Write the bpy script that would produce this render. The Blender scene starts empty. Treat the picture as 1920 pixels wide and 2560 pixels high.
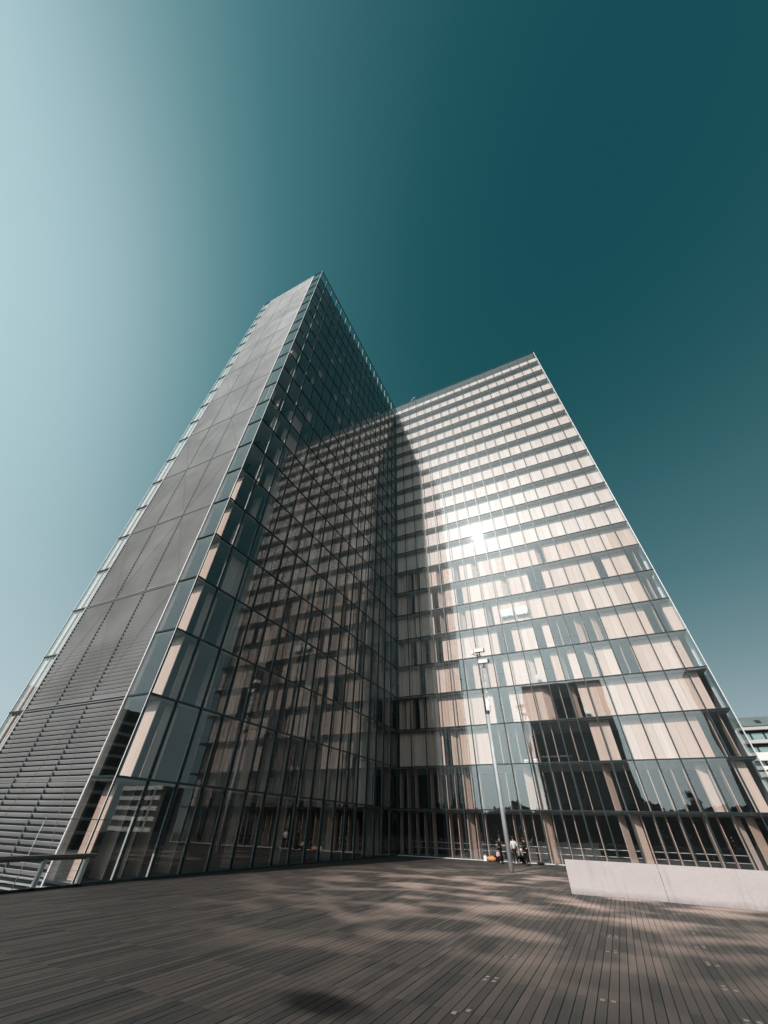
import bpy, bmesh, math, random
from mathutils import Matrix, Vector, Euler
random.seed(7)
PI = math.pi
scene = bpy.context.scene
COL = scene.collection

# ------------------------------------------------------------------ camera
CAMPOS = Vector((20.8041, -46.7743, 2.0936))
CR = Vector((0.8983867, 0.4385836, 0.02336143))
CU = Vector((0.2781905, -0.60938831, 0.74246612))
CF = Vector((-0.33986965, 0.66052276, 0.66947614))
cam = bpy.data.cameras.new("camera")
cam_o = bpy.data.objects.new("camera", cam)
COL.objects.link(cam_o)
cam.sensor_fit = 'HORIZONTAL'
cam.sensor_width = 36.0
cam.lens = 904.866 / 1920 * 36
cam.shift_x = 9.5765 / 1920
cam.shift_y = -28.534 / 1920
cam.clip_start = 0.1
cam.clip_end = 6000
cam_o.matrix_world = Matrix(((CR.x, CU.x, -CF.x, CAMPOS.x), (CR.y, CU.y, -CF.y, CAMPOS.y), (CR.z, CU.z, -CF.z, CAMPOS.z), (0, 0, 0, 1)))
scene.camera = cam_o

# ------------------------------------------------------------------ sky and sun
SUN = Vector((-0.12295, -0.80197, 0.58457)).normalized()      # direction towards the sun
world = bpy.data.worlds.new("World")
scene.world = world
world.use_nodes = True
wn, wl = world.node_tree.nodes, world.node_tree.links
for n in list(wn): wn.remove(n)
SKY_STRENGTH = 0.1

def wmath(op, a, b=None, c=None):
    n = wn.new('ShaderNodeMath'); n.operation = op
    for i, v in enumerate((a, b, c)):
        if v is None: continue
        if isinstance(v, (int, float)): n.inputs[i].default_value = v
        else: wl.new(v, n.inputs[i])
    return n.outputs[0]

def wdot(vec, v):
    n = wn.new('ShaderNodeVectorMath'); n.operation = 'DOT_PRODUCT'
    wl.new(vec, n.inputs[0]); n.inputs[1].default_value = v
    return n.outputs['Value']
geo = wn.new('ShaderNodeNewGeometry')
neg = wn.new('ShaderNodeVectorMath'); neg.operation = 'SCALE'; neg.inputs['Scale'].default_value = -1.0
wl.new(geo.outputs['Incoming'], neg.inputs[0])
D = neg.outputs[0]
ga, ge = math.radians(210), math.radians(30)
GLOW = (math.cos(ga) * math.cos(ge), math.sin(ga) * math.cos(ge), math.sin(ge))
t1 = wmath('MULTIPLY', wmath('EXPONENT', wmath('MULTIPLY', wdot(D, GLOW), 4.0)), 0.0134)
dz = wmath('MAXIMUM', wdot(D, (0, 0, 1)), 0.15)
t2 = wmath('MULTIPLY', wmath('EXPONENT', wmath('MULTIPLY', dz, -2.0)), 0.675)
t3 = wmath('MULTIPLY', wmath('EXPONENT', wmath('MULTIPLY', wmath('SUBTRACT', wdot(D, SUN), 1.0), 60.0)), 0.9 / SKY_STRENGTH)   # bright hazy air round the sun
tx = wmath('ADD', wmath('ADD', t1, t2), 0.172)
over = wmath('MAXIMUM', wmath('SUBTRACT', tx, 0.68), 0.0)                 # rolls off smoothly into the pale glow
tt = wmath('ADD', wmath('SUBTRACT', tx, over), wmath('MULTIPLY', wmath('SUBTRACT', 1.0, wmath('EXPONENT', wmath('MULTIPLY', over, -1 / 0.21))), 0.21))

def lin(c):
    c = c / 255.0
    return c / 12.92 if c <= 0.04045 else ((c + 0.055) / 1.055) ** 2.4
ramp = wn.new('ShaderNodeValToRGB')
stops = [(0.20, (8, 62, 70)), (0.295, (15, 75, 84)), (0.335, (29, 85, 92)), (0.47, (66, 119, 128)), (0.56, (98, 143, 150)),
         (0.66, (134, 169, 176)), (0.80, (172, 203, 209)), (0.90, (214, 231, 232)), (1.0, (250, 252, 250))]
el = ramp.color_ramp.elements
while len(el) < len(stops): el.new(0.5)
for e, (p, c) in zip(el, stops):
    e.position = p; e.color = (lin(c[0]), lin(c[1]), lin(c[2]), 1)
wl.new(tt, ramp.inputs[0])
sky = wn.new('ShaderNodeTexSky')
sky.sky_type = 'NISHITA'
sky.sun_disc = False
sky.sun_elevation = math.asin(SUN.z)
sky.sun_rotation = math.atan2(SUN.x, SUN.y)
sky.altitude = 60; sky.air_density = 1.0; sky.dust_density = 0.6; sky.ozone_density = 2.0
up = wn.new('ShaderNodeVectorMath'); up.operation = 'SCALE'; up.inputs['Scale'].default_value = 0.97 / SKY_STRENGTH
# the air greys towards the horizon
bw = wn.new('ShaderNodeRGBToBW'); wl.new(ramp.outputs[0], bw.inputs[0])
gry = wn.new('ShaderNodeVectorMath'); gry.operation = 'SCALE'; gry.inputs[0].default_value = (0.88, 1.04, 1.12)
wl.new(bw.outputs[0], gry.inputs['Scale'])
hmix = wn.new('ShaderNodeMix'); hmix.data_type = 'RGBA'
wl.new(wmath('MULTIPLY', wmath('EXPONENT', wmath('MULTIPLY', dz, -4.0)), 1.3), hmix.inputs[0])
wl.new(ramp.outputs[0], hmix.inputs[6]); wl.new(gry.outputs[0], hmix.inputs[7])
wl.new(hmix.outputs[2], up.inputs[0])
tint = wn.new('ShaderNodeVectorMath'); tint.operation = 'MULTIPLY'; tint.inputs[1].default_value = (0.010, 0.018, 0.018)
wl.new(sky.outputs[0], tint.inputs[0])
addv = wn.new('ShaderNodeVectorMath'); addv.operation = 'ADD'
wl.new(up.outputs[0], addv.inputs[0]); wl.new(tint.outputs[0], addv.inputs[1])
bg = wn.new('ShaderNodeBackground'); bg.inputs['Strength'].default_value = SKY_STRENGTH
aur = wn.new('ShaderNodeVectorMath'); aur.operation = 'SCALE'; aur.inputs[0].default_value = (0.92, 0.99, 1.0)
LOWSUN = Vector((SUN.x, SUN.y, 0.26 * math.hypot(SUN.x, SUN.y))).normalized()   # the air below the sun is hazy too
t4 = wmath('MULTIPLY', wmath('EXPONENT', wmath('MULTIPLY', wmath('SUBTRACT', wdot(D, LOWSUN), 1.0), 10.0)), 2.7 / SKY_STRENGTH)
wl.new(wmath('ADD', t3, t4), aur.inputs['Scale'])
addw = wn.new('ShaderNodeVectorMath'); addw.operation = 'ADD'
wl.new(addv.outputs[0], addw.inputs[0]); wl.new(aur.outputs[0], addw.inputs[1])
wl.new(addw.outputs[0], bg.inputs['Color'])
wo = wn.new('ShaderNodeOutputWorld'); wl.new(bg.outputs[0], wo.inputs['Surface'])

sun = bpy.data.lights.new("sun", 'SUN')
sun.energy = 4.3
sun.angle = math.radians(0.5)
sun.color = (1.0, 0.90, 0.86)
sun_o = bpy.data.objects.new("sun", sun)
COL.objects.link(sun_o)
sun_o.rotation_euler = SUN.to_track_quat('Z', 'Y').to_euler()
sun_o.location = (0, -120, 120)

scene.render.engine = 'CYCLES'
scene.cycles.use_denoising = True
scene.cycles.caustics_reflective = False
scene.cycles.caustics_refractive = False
scene.cycles.max_bounces = 8
scene.cycles.diffuse_bounces = 1
scene.cycles.transparent_max_bounces = 32
scene.cycles.sample_clamp_indirect = 4.0
scene.view_settings.view_transform = 'Standard'
scene.view_settings.look = 'None'
scene.view_settings.exposure = 0.0
scene.view_settings.gamma = 1.0
scene.view_settings.use_curve_mapping = False

# ------------------------------------------------------------------ materials
class NT:
    """small helper round a material's node tree"""
    def __init__(s, name):
        s.m = bpy.data.materials.new(name); s.m.use_nodes = True
        s.n, s.l = s.m.node_tree.nodes, s.m.node_tree.links
        for x in list(s.n): s.n.remove(x)
        s.out = s.n.new('ShaderNodeOutputMaterial')
        s.geo = s.n.new('ShaderNodeNewGeometry')
        s.pos = s.geo.outputs['Position']
    def set(s, sock, v):
        if v is None: return
        if hasattr(v, 'is_output'): s.l.new(v, sock)
        else: sock.default_value = v
    def math(s, op, a, b=None):
        n = s.n.new('ShaderNodeMath'); n.operation = op
        s.set(n.inputs[0], a); s.set(n.inputs[1], b)
        return n.outputs[0]
    def scale(s, v):
        n = s.n.new('ShaderNodeVectorMath'); n.operation = 'MULTIPLY'
        s.l.new(s.pos, n.inputs[0]); n.inputs[1].default_value = v
        return n.outputs[0]
    def noise(s, vec, scale=1.0, detail=3.0, rough=0.55):
        n = s.n.new('ShaderNodeTexNoise')
        s.l.new(vec, n.inputs['Vector']); n.inputs['Scale'].default_value = scale
        n.inputs['Detail'].default_value = detail; n.inputs['Roughness'].default_value = rough
        return n.outputs['Fac']
    def cell(s, step, off=(0, 0, 0)):
        """one random value per box of a world-space grid: tells alike pieces apart"""
        a = s.n.new('ShaderNodeVectorMath'); a.operation = 'SUBTRACT'; s.l.new(s.pos, a.inputs[0]); a.inputs[1].default_value = off
        b = s.n.new('ShaderNodeVectorMath'); b.operation = 'DIVIDE'; s.l.new(a.outputs[0], b.inputs[0]); b.inputs[1].default_value = step
        c = s.n.new('ShaderNodeVectorMath'); c.operation = 'FLOOR'; s.l.new(b.outputs[0], c.inputs[0])
        w = s.n.new('ShaderNodeTexWhiteNoise'); s.l.new(c.outputs[0], w.inputs['Vector'])
        return w.outputs['Value']
    def remap(s, v, a, b, c, d):
        n = s.n.new('ShaderNodeMapRange'); s.set(n.inputs[0], v)
        for i, x in enumerate((a, b, c, d)): n.inputs[i + 1].default_value = x
        return n.outputs[0]
    def mix(s, f, a, b):
        n = s.n.new('ShaderNodeMix'); n.data_type = 'RGBA'
        s.set(n.inputs[0], f)
        for i, v in ((6, a), (7, b)):
            if hasattr(v, 'is_output'): s.l.new(v, n.inputs[i])
            else: n.inputs[i].default_value = (*v, 1)
        return n.outputs[2]
    def gain(s, col, f):
        n = s.n.new('ShaderNodeVectorMath'); n.operation = 'SCALE'
        if hasattr(col, 'is_output'): s.l.new(col, n.inputs[0])
        else: n.inputs[0].default_value = col
        s.set(n.inputs['Scale'], f)
        return n.outputs[0]
    def bsdf(s, color, rough=0.6, metal=0.0, spec=0.5, bump=None, bump_d=0.01):
        b = s.n.new('ShaderNodeBsdfPrincipled')
        if hasattr(color, 'is_output'): s.l.new(color, b.inputs['Base Color'])
        else: b.inputs['Base Color'].default_value = (*color, 1)
        s.set(b.inputs['Roughness'], rough); b.inputs['Metallic'].default_value = metal
        b.inputs['Specular IOR Level'].default_value = spec
        if bump is not None:
            k = s.n.new('ShaderNodeBump'); s.l.new(bump, k.inputs['Height']); k.inputs['Distance'].default_value = bump_d
            k.inputs['Strength'].default_value = 0.6; s.l.new(k.outputs[0], b.inputs['Normal'])
        s.l.new(b.outputs[0], s.out.inputs[0])
        return b

def plain(name, col, rough=0.6, metal=0.0, var=0.12, vscale=2.0, spec=0.5):
    t = NT(name)
    c = t.gain(col, t.remap(t.noise(t.pos, vscale, 4), 0.3, 0.7, 1 - var, 1 + var))
    t.bsdf(c, rough, metal, spec)
    return t.m

def glass_mat(name, tint, ior, dust):
    t = NT(name)
    tr = t.n.new('ShaderNodeBsdfTransparent'); tr.inputs[0].default_value = (*tint, 1)
    gl = t.n.new('ShaderNodeBsdfGlossy'); gl.inputs['Roughness'].default_value = 0.0; gl.inputs[0].default_value = (0.94, 0.98, 0.98, 1)
    soft = t.n.new('ShaderNodeBsdfGlossy'); soft.inputs['Roughness'].default_value = 0.36; soft.inputs[0].default_value = (0.9, 0.95, 0.97, 1)
    mid = t.n.new('ShaderNodeBsdfGlossy'); mid.inputs['Roughness'].default_value = 0.07; mid.inputs[0].default_value = (0.95, 0.98, 0.98, 1)
    # panes are a little pillowed: each reflects from its own very slightly different plane
    bump = t.n.new('ShaderNodeBump'); bump.inputs['Strength'].default_value = 1.0; bump.inputs['Distance'].default_value = 0.0035
    t.l.new(t.noise(t.scale((0.55, 0.55, 0.28)), 1.0, 1.0), bump.inputs['Height'])
    for g in (gl, mid): t.l.new(bump.outputs[0], g.inputs['Normal'])
    fr = t.n.new('ShaderNodeFresnel')
    t.l.new(t.math('ADD', t.math('MULTIPLY', t.geo.outputs['Backfacing'], 1 / ior - ior), ior), fr.inputs['IOR'])
    mixs = t.n.new('ShaderNodeMixShader'); t.l.new(fr.outputs[0], mixs.inputs[0])
    g2 = t.n.new('ShaderNodeMixShader'); g2.inputs[0].default_value = 0.009
    t.l.new(gl.outputs[0], g2.inputs[1]); t.l.new(mid.outputs[0], g2.inputs[2])
    t.l.new(tr.outputs[0], mixs.inputs[1]); t.l.new(g2.outputs[0], mixs.inputs[2])
    m3 = t.n.new('ShaderNodeMixShader'); m3.inputs[0].default_value = dust
    t.l.new(mixs.outputs[0], m3.inputs[1]); t.l.new(soft.outputs[0], m3.inputs[2])
    t.l.new(m3.outputs[0], t.out.inputs[0])
    return t.m

M = {}
M['glass'] = glass_mat('facade_glass', (0.920, 0.938, 0.935), 1.66, 0.004)
M['mullion'] = plain('dark_green_metal', (0.018, 0.030, 0.032), 0.35, 0.3, 0.15, 1.0)
M['fin'] = plain('pale_metal_fin', (0.52, 0.53, 0.52), 0.45, 0.0, 0.06, 1.0)
M['slab'] = plain('grey_soffit', (0.32, 0.325, 0.32), 0.7, 0.0, 0.06, 0.4)
M['trim'] = plain('light_metal_trim', (0.58, 0.57, 0.56), 0.45, 0.2, 0.08, 0.7)
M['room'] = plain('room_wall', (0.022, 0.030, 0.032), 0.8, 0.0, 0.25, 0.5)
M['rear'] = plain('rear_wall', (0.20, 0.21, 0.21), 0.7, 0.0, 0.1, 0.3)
M['white'] = plain('white_paint', (0.78, 0.77, 0.75), 0.5, 0.0, 0.05, 2.0)
M['dark'] = plain('dark_plastic', (0.02, 0.022, 0.024), 0.5, 0.0, 0.2, 3.0)
M['steel'] = plain('galvanised_steel', (0.40, 0.43, 0.44), 0.55, 0.1, 0.12, 2.5)
M['dsteel'] = plain('dark_steel', (0.06, 0.075, 0.078), 0.4, 0.5, 0.15, 2.5)
M['stone'] = plain('street_paving', (0.30, 0.29, 0.27), 0.85, 0.0, 0.2, 0.2)
M['red'] = plain('red_card', (0.35, 0.06, 0.05), 0.6)
M['brown'] = plain('brown_card', (0.32, 0.20, 0.12), 0.7)

# timber shutters
t = NT('timber_shutter')
base = t.mix(t.cell((0.914, 0.914, 3.6), (0.0, 0.0, 0.0)), (0.62, 0.405, 0.325), (0.78, 0.59, 0.515))
grain = t.noise(t.scale((9.0, 9.0, 0.35)), 1.0, 4)
base = t.gain(base, t.remap(grain, 0.3, 0.7, 0.90, 1.10))
t.bsdf(base, 0.5, 0, 0.35)
M['shutter'] = t.m
# paler timber for upper leaves; the shaded face keeps the darker one to look dimmer
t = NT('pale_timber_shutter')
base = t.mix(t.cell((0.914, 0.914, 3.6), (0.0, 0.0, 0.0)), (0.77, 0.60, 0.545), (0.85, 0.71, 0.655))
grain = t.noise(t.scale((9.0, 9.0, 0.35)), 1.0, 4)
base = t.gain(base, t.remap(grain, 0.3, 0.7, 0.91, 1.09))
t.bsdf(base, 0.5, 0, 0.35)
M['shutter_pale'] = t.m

# deck boards
PW, PL_, PX0, PY0 = 2.0 / 12, 1.915, 19.835, -35.80
t = NT('weathered_deck_timber')
cell = t.cell((PW, PL_, 50.0), (PX0, PY0, -25.0))
c = t.mix(cell, (0.036, 0.037, 0.035), (0.088, 0.073, 0.064))
gr = t.noise(t.scale((38.0, 1.6, 1.0)), 1.0, 5, 0.65)
c = t.gain(c, t.remap(gr, 0.25, 0.75, 0.72, 1.25))
# sunlight thrown back by the facade, painted as pale patches; boards darkened beyond
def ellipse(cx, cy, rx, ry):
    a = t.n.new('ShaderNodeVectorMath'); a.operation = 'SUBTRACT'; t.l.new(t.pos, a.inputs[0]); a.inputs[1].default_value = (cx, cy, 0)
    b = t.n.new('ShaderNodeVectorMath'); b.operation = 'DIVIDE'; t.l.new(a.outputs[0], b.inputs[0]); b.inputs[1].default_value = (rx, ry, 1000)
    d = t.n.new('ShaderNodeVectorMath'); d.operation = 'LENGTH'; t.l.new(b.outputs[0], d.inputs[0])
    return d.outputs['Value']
sun_noise = t.noise(t.scale((0.40, 0.46, 1.0)), 1.0, 1.5, 0.5)
sun_zone = t.remap(ellipse(17.5, -19.5, 15.0, 17.0), 0.35, 1.15, 1.0, 0.0)
sun_patch = t.math('MULTIPLY', t.remap(sun_noise, 0.46, 0.66, 0.0, 1.0), sun_zone)
c = t.mix(t.math('MULTIPLY', sun_patch, 0.95), c, (0.38, 0.285, 0.24))
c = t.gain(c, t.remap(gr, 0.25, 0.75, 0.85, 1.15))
c = t.gain(c, t.remap(sun_zone, 0.0, 1.0, 0.74, 1.42))  # board colour lifted where reflected sun would fall, lowered outside it
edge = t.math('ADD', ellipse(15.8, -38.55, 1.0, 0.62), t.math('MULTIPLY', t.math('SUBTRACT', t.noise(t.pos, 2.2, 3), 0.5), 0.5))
c = t.gain(c, t.remap(edge, 0.45, 1.0, 0.07, 1.0))               # a soft dark oval with an uneven edge
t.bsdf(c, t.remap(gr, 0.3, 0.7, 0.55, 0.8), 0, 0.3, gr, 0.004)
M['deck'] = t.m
M['joist'] = plain('dark_joist', (0.02, 0.017, 0.015), 0.9)
M['plate'] = plain('worn_metal_plate', (0.22, 0.19, 0.165), 0.55, 0.1, 0.25, 9.0)

# louvre metal
t = NT('louvre_metal')
c = t.mix(t.noise(t.scale((0.5, 0.5, 0.12)), 1.0, 3), (0.50, 0.51, 0.51), (0.60, 0.595, 0.59))
streak = t.noise(t.scale((0.22, 0.22, 0.30)), 1.0, 2)
c = t.gain(c, t.remap(streak, 0.35, 0.65, 0.86, 1.12))
t.bsdf(c, 0.60, 0.6, 0.4)
M['louvre'] = t.m
M['frame'] = plain('louvre_frame', (0.13, 0.15, 0.15), 0.6, 0.2, 0.1)
M['sill'] = plain('louvre_sill', (0.30, 0.30, 0.29), 0.5, 0.2, 0.1)
t = NT('frosted_canopy')
df = t.n.new('ShaderNodeBsdfDiffuse'); df.inputs[0].default_value = (0.6, 0.61, 0.61, 1)
tl = t.n.new('ShaderNodeBsdfTranslucent'); tl.inputs[0].default_value = (0.55, 0.57, 0.57, 1)
mx = t.n.new('ShaderNodeMixShader'); mx.inputs[0].default_value = 0.6
t.l.new(df.outputs[0], mx.inputs[1]); t.l.new(tl.outputs[0], mx.inputs[2]); t.l.new(mx.outputs[0], t.out.inputs[0])
M['canopy'] = t.m
M['void'] = plain('louvre_void', (0.014, 0.019, 0.020), 0.95, 0, 0.12, 2.0, 0.1)

# low wall concrete
t = NT('pale_concrete')
n1 = t.noise(t.scale((0.5, 0.5, 1.2)), 1.0, 4)
n2 = t.noise(t.pos, 14.0, 4)
c = t.mix(n1, (0.37, 0.335, 0.33), (0.46, 0.42, 0.415))
c = t.gain(c, t.remap(n2, 0.3, 0.7, 0.95, 1.05))
sep = t.n.new('ShaderNodeSeparateXYZ'); t.l.new(t.pos, sep.inputs[0])
drip = t.noise(t.scale((5.0, 5.0, 0.5)), 1.0, 4)
c = t.gain(c, t.remap(drip, 0.55, 0.75, 1.0, 0.88))
splash = t.math('ADD', sep.outputs[2], t.math('MULTIPLY', t.noise(t.pos, 3.0, 4), -0.25))
c = t.gain(c, t.remap(splash, -0.12, 0.10, 0.68, 1.0))        # splashed dirt at the foot
t.bsdf(c, 0.7, 0, 0.3, n2, 0.002)
M['concrete'] = t.m

# ------------------------------------------------------------------ mesh helpers
class MB:
    def __init__(s): s.v, s.f = [], []
    def box(s, x0, x1, y0, y1, z0, z1):
        if x0 > x1: x0, x1 = x1, x0
        if y0 > y1: y0, y1 = y1, y0
        b = len(s.v)
        s.v += [(x0, y0, z0), (x1, y0, z0), (x1, y1, z0), (x0, y1, z0), (x0, y0, z1), (x1, y0, z1), (x1, y1, z1), (x0, y1, z1)]
        s.f += [tuple(b + i for i in q) for q in ((0, 3, 2, 1), (4, 5, 6, 7), (0, 1, 5, 4), (1, 2, 6, 5), (2, 3, 7, 6), (3, 0, 4, 7))]
        return s
    def quad_prism(s, pts, ext):
        """pts: 4 points, extruded by vector ext"""
        b = len(s.v); e = Vector(ext)
        s.v += [tuple(Vector(p)) for p in pts] + [tuple(Vector(p) + e) for p in pts]
        s.f += [tuple(b + i for i in q) for q in ((3, 2, 1, 0), (4, 5, 6, 7), (0, 1, 5, 4), (1, 2, 6, 5), (2, 3, 7, 6), (3, 0, 4, 7))]
        return s
    def tube(s, p, q, r0, r1=None, n=10, cap=True):
        r1 = r0 if r1 is None else r1
        p, q = Vector(p), Vector(q); d = (q - p).normalized()
        a = d.orthogonal().normalized(); c = d.cross(a); b = len(s.v)
        for pt, r in ((p, r0), (q, r1)):
            for i in range(n):
                w = 2 * PI * i / n
                s.v.append(tuple(pt + a * math.cos(w) * r + c * math.sin(w) * r))
        for i in range(n):
            j = (i + 1) % n
            s.f.append((b + i, b + j, b + n + j, b + n + i))
        if cap:
            s.f.append(tuple(b + i for i in reversed(range(n)))); s.f.append(tuple(b + n + i for i in range(n)))
        return s
    def path(s, pts, r, n=8):
        for a, b in zip(pts, pts[1:]): s.tube(a, b, r, r, n)
        return s
    def blob(s, c, r, seg=12, rings=8, fn=None):
        b = len(s.v); c = Vector(c)
        for i in range(rings + 1):
            th = PI * i / rings
            for j in range(seg):
                ph = 2 * PI * j / seg
                p = Vector((math.sin(th) * math.cos(ph), math.sin(th) * math.sin(ph), math.cos(th)))
                if fn: p = fn(p)
                s.v.append(tuple(c + Vector((p.x * r[0], p.y * r[1], p.z * r[2]))))
        for i in range(rings):
            for j in range(seg):
                k = (j + 1) % seg
                s.f.append((b + i * seg + j, b + (i + 1) * seg + j, b + (i + 1) * seg + k, b + i * seg + k))
        return s
    def mesh(s, name):
        m = bpy.data.meshes.new(name); m.from_pydata(s.v, [], s.f); m.update()
        return m
    def build(s, name, mat, parent=None, smooth=False, bevel=0):
        m = s.mesh(name); m.materials.append(mat)
        if smooth:
            for p in m.polygons: p.use_smooth = True
        return put(name, m, parent)

def put(name, data, parent=None, loc=None, rot=None):
    o = bpy.data.objects.new(name, data); COL.objects.link(o)
    if parent: o.parent = parent
    if loc is not None: o.location = loc
    if rot is not None: o.rotation_euler = (0, 0, rot)
    return o

def tag(o, label, cat, group=None):
    o['label'] = label; o['category'] = cat
    if group: o['group'] = group
    return o

def thing(name, label, cat, loc=(0, 0, 0), rot=0, group=None):
    o = put(name, None, None, loc, rot)
    o.empty_display_size = 0.3
    return tag(o, label, cat, group)

def structure(name, mb, mat):
    o = mb.build(name, mat); o['kind'] = 'structure'
    return o

def stuff(o): o['kind'] = 'stuff'; return o

FPX, PX, PY = 904.866, 950.4235, 1251.466
def proj(p):
    d = Vector(p) - CAMPOS
    z = d.dot(CF)
    if z < 0.2: return None
    return PX + FPX * d.dot(CR) / z, PY - FPX * d.dot(CU) / z

def seen_area(pts):
    q = [proj(p) for p in pts]
    if any(v is None for v in q): return 0
    cx = sum(v[0] for v in q) / len(q); cy = sum(v[1] for v in q) / len(q)
    if not (-40 < cx < 1960 and -40 < cy < 2600): return 0
    a = 0
    for (x0, y0), (x1, y1) in zip(q, q[1:] + q[:1]): a += x0 * y1 - x1 * y0
    return abs(a) / 2

def split(items, n=300):
    """the n that show largest, and the rest"""
    order = sorted(range(len(items)), key=lambda i: -items[i][0])
    top = [items[i] for i in order[:n] if items[i][0] > 0]
    ids = {id(x) for x in top}
    return top, [x for x in items if id(x) not in ids]

# ------------------------------------------------------------------ ground
ground = structure('ground', MB().box(-3000, 3000, -3000, 3000, -6.3, -6.0), M['stone'])

deck_mb = MB()
deck_mb.box(0.16, 75, -110, -32.96, -0.9, -0.050)
deck_mb.box(0.03, 75, -32.955, -0.03, -0.9, -0.050)
deck_mb.box(32.96, 75, -0.025, 60, -0.9, -0.050)
deck = structure('deck', deck_mb, M['joist'])

steps_mb = MB()
for k in range(14):
    steps_mb.box(0.14 - 0.62 * (k + 1), 0.14 - 0.62 * k, -95, -33.5, -6.0, -0.30 - 0.30 * k)
steps = structure('steps', steps_mb, M['joist'])

# boards: one object each near the camera, the rest joined
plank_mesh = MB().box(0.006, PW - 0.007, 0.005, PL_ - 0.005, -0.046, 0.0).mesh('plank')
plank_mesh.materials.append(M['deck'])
planks = []
for i in range(-119, 250):
    x = PX0 + i * PW
    for k in range(-5, 19):
        y = PY0 + k * PL_
        y1 = y + PL_
        if x < 0.16 and y < -32.9: continue
        if x < 0.1 or y1 > -0.05: continue
        a = seen_area([(x, y, 0), (x + PW, y, 0), (x + PW, y1, 0), (x, y1, 0)])
        planks.append((a, x, y))
# boards near the facade are cut to end at it
near, rest = split(planks, 300)
for a, x, y in near:
    put('plank', plank_mesh, deck, (x, y, random.uniform(-0.003, 0.002)))
mb = MB()
for a, x, y in rest:
    j = random.uniform(-0.003, 0.002)
    mb.box(x + 0.006, x + PW - 0.007, y + 0.005, y + PL_ - 0.005, -0.046, j)
kmax = max(k for k in range(-5, 19) if PY0 + (k + 1) * PL_ <= -0.05)
ye = PY0 + (kmax + 1) * PL_
for i in range(-119, 250):
    x = PX0 + i * PW
    if x < 0.1: continue
    if ye < -0.12: mb.box(x + 0.006, x + PW - 0.007, ye + 0.005, -0.06, -0.046, random.uniform(-0.003, 0.002))
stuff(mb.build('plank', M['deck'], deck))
# worn metal plates over the joist corners, two and two, every two metres
pm = MB().box(-0.036, 0.036, -0.052, 0.052, 0, 0.004).mesh('fixing_plate'); pm.materials.append(M['plate'])
for gx in range(-4, 5):
    for gy in range(-2, 8):
        cx, cy = PX0 + 2.0 * gx, PY0 + PL_ * gy
        q = proj((cx, cy, 0))
        if q is None or not (0 < q[0] < 1920 and q[1] < 2580): continue
        if (cx > 18 and cy > -21.2) or cx < 17 or random.random() < 0.25: continue
        if (Vector((cx, cy, 0)) - CAMPOS).length > 26: continue
        for sx in (-1, 1):
            for sy in (-1, 1):
                if random.random() < 0.25: continue
                put('fixing_plate', pm, deck, (cx + sx * PW / 2, cy + sy * 0.105, 0.003))

# ------------------------------------------------------------------ the tower
W, H, NC, NR = 1.8282488, 3.6, 18, 22
L = W * NC
DP = 13.82
SETB = 0.82                                   # glass to shutters
tower = thing('library_tower', 'tall L-shaped glass tower with timber shutters behind its panes and louvres on its end', 'building', (0, 0, 0))

class Face:
    """a facade plane: s runs along it, d goes into the building"""
    def __init__(s, o, e, n): s.o, s.e, s.n = Vector((*o, 0)), Vector((*e, 0)), Vector((*n, 0))
    def P(s, a, d, z): 
        v = s.o + s.e * a + s.n * d
        return (v.x, v.y, z)
    def box(s, mb, a0, a1, d0, d1, z0, z1):
        p, q = s.P(a0, d0, z0), s.P(a1, d1, z1)
        mb.box(p[0], q[0], p[1], q[1], z0, z1)
    def rot(s): return math.atan2(s.e.y, s.e.x)
    def hand(s): return 1 if s.e.x * s.n.y - s.e.y * s.n.x > 0 else -1
F_R = Face((0, 0), (1, 0), (0, 1))            # long face towards the square
F_L = Face((0, 0), (0, -1), (-1, 0))          # face in shade
F_E = Face((0, -L), (-1, 0), (0, 1))          # louvred end
F_O = Face((-DP, -L), (0, 1), (1, 0))         # outer side
F_X = Face((L, 0), (0, 1), (-1, 0))           # far end of the long wing

# glass panes -------------------------------------------------------
def pane_mesh(w, h, hand):
    m = MB().box(0.0, w, 0, 0.022 * hand, 0.0, h).mesh('glass_pane'); m.materials.append(M['glass']); return m
pm_cache = {}
panes = []
def add_pane(F, a0, a1, z0, z1):
    area = seen_area([F.P(a0, 0, z0), F.P(a1, 0, z0), F.P(a1, 0, z1), F.P(a0, 0, z1)])
    panes.append((area, F, a0, a1, z0, z1))
g = 0.032
for i in range(NR):
    z0, z1 = H * i + 0.05, H * (i + 1) - 0.05
    for c in range(NC):
        add_pane(F_R, c * W + g, (c + 1) * W - g, z0, z1)
        add_pane(F_L, c * W + g, (c + 1) * W - g, z0, z1)
        add_pane(F_O, c * W + g, (c + 1) * W - g, z0, z1)
    add_pane(F_E, 0.05, W - g, z0, z1)
    add_pane(F_E, 12.06 + g, DP - 0.05, z0, z1)
    add_pane(F_X, 0.05, W - g, z0, z1)
big, rest = split(panes, 300)
for area, F, a0, a1, z0, z1 in big:
    key = (round(a1 - a0, 3), round(z1 - z0, 3), F.hand())
    if key not in pm_cache: pm_cache[key] = pane_mesh(a1 - a0, z1 - z0, F.hand())
    put('glass_pane', pm_cache[key], tower, F.P(a0, 0, z0), F.rot())
mb = MB()
for area, F, a0, a1, z0, z1 in rest: F.box(mb, a0, a1, 0, 0.022, z0, z1)
stuff(mb.build('glass_pane', M['glass'], tower))

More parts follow.
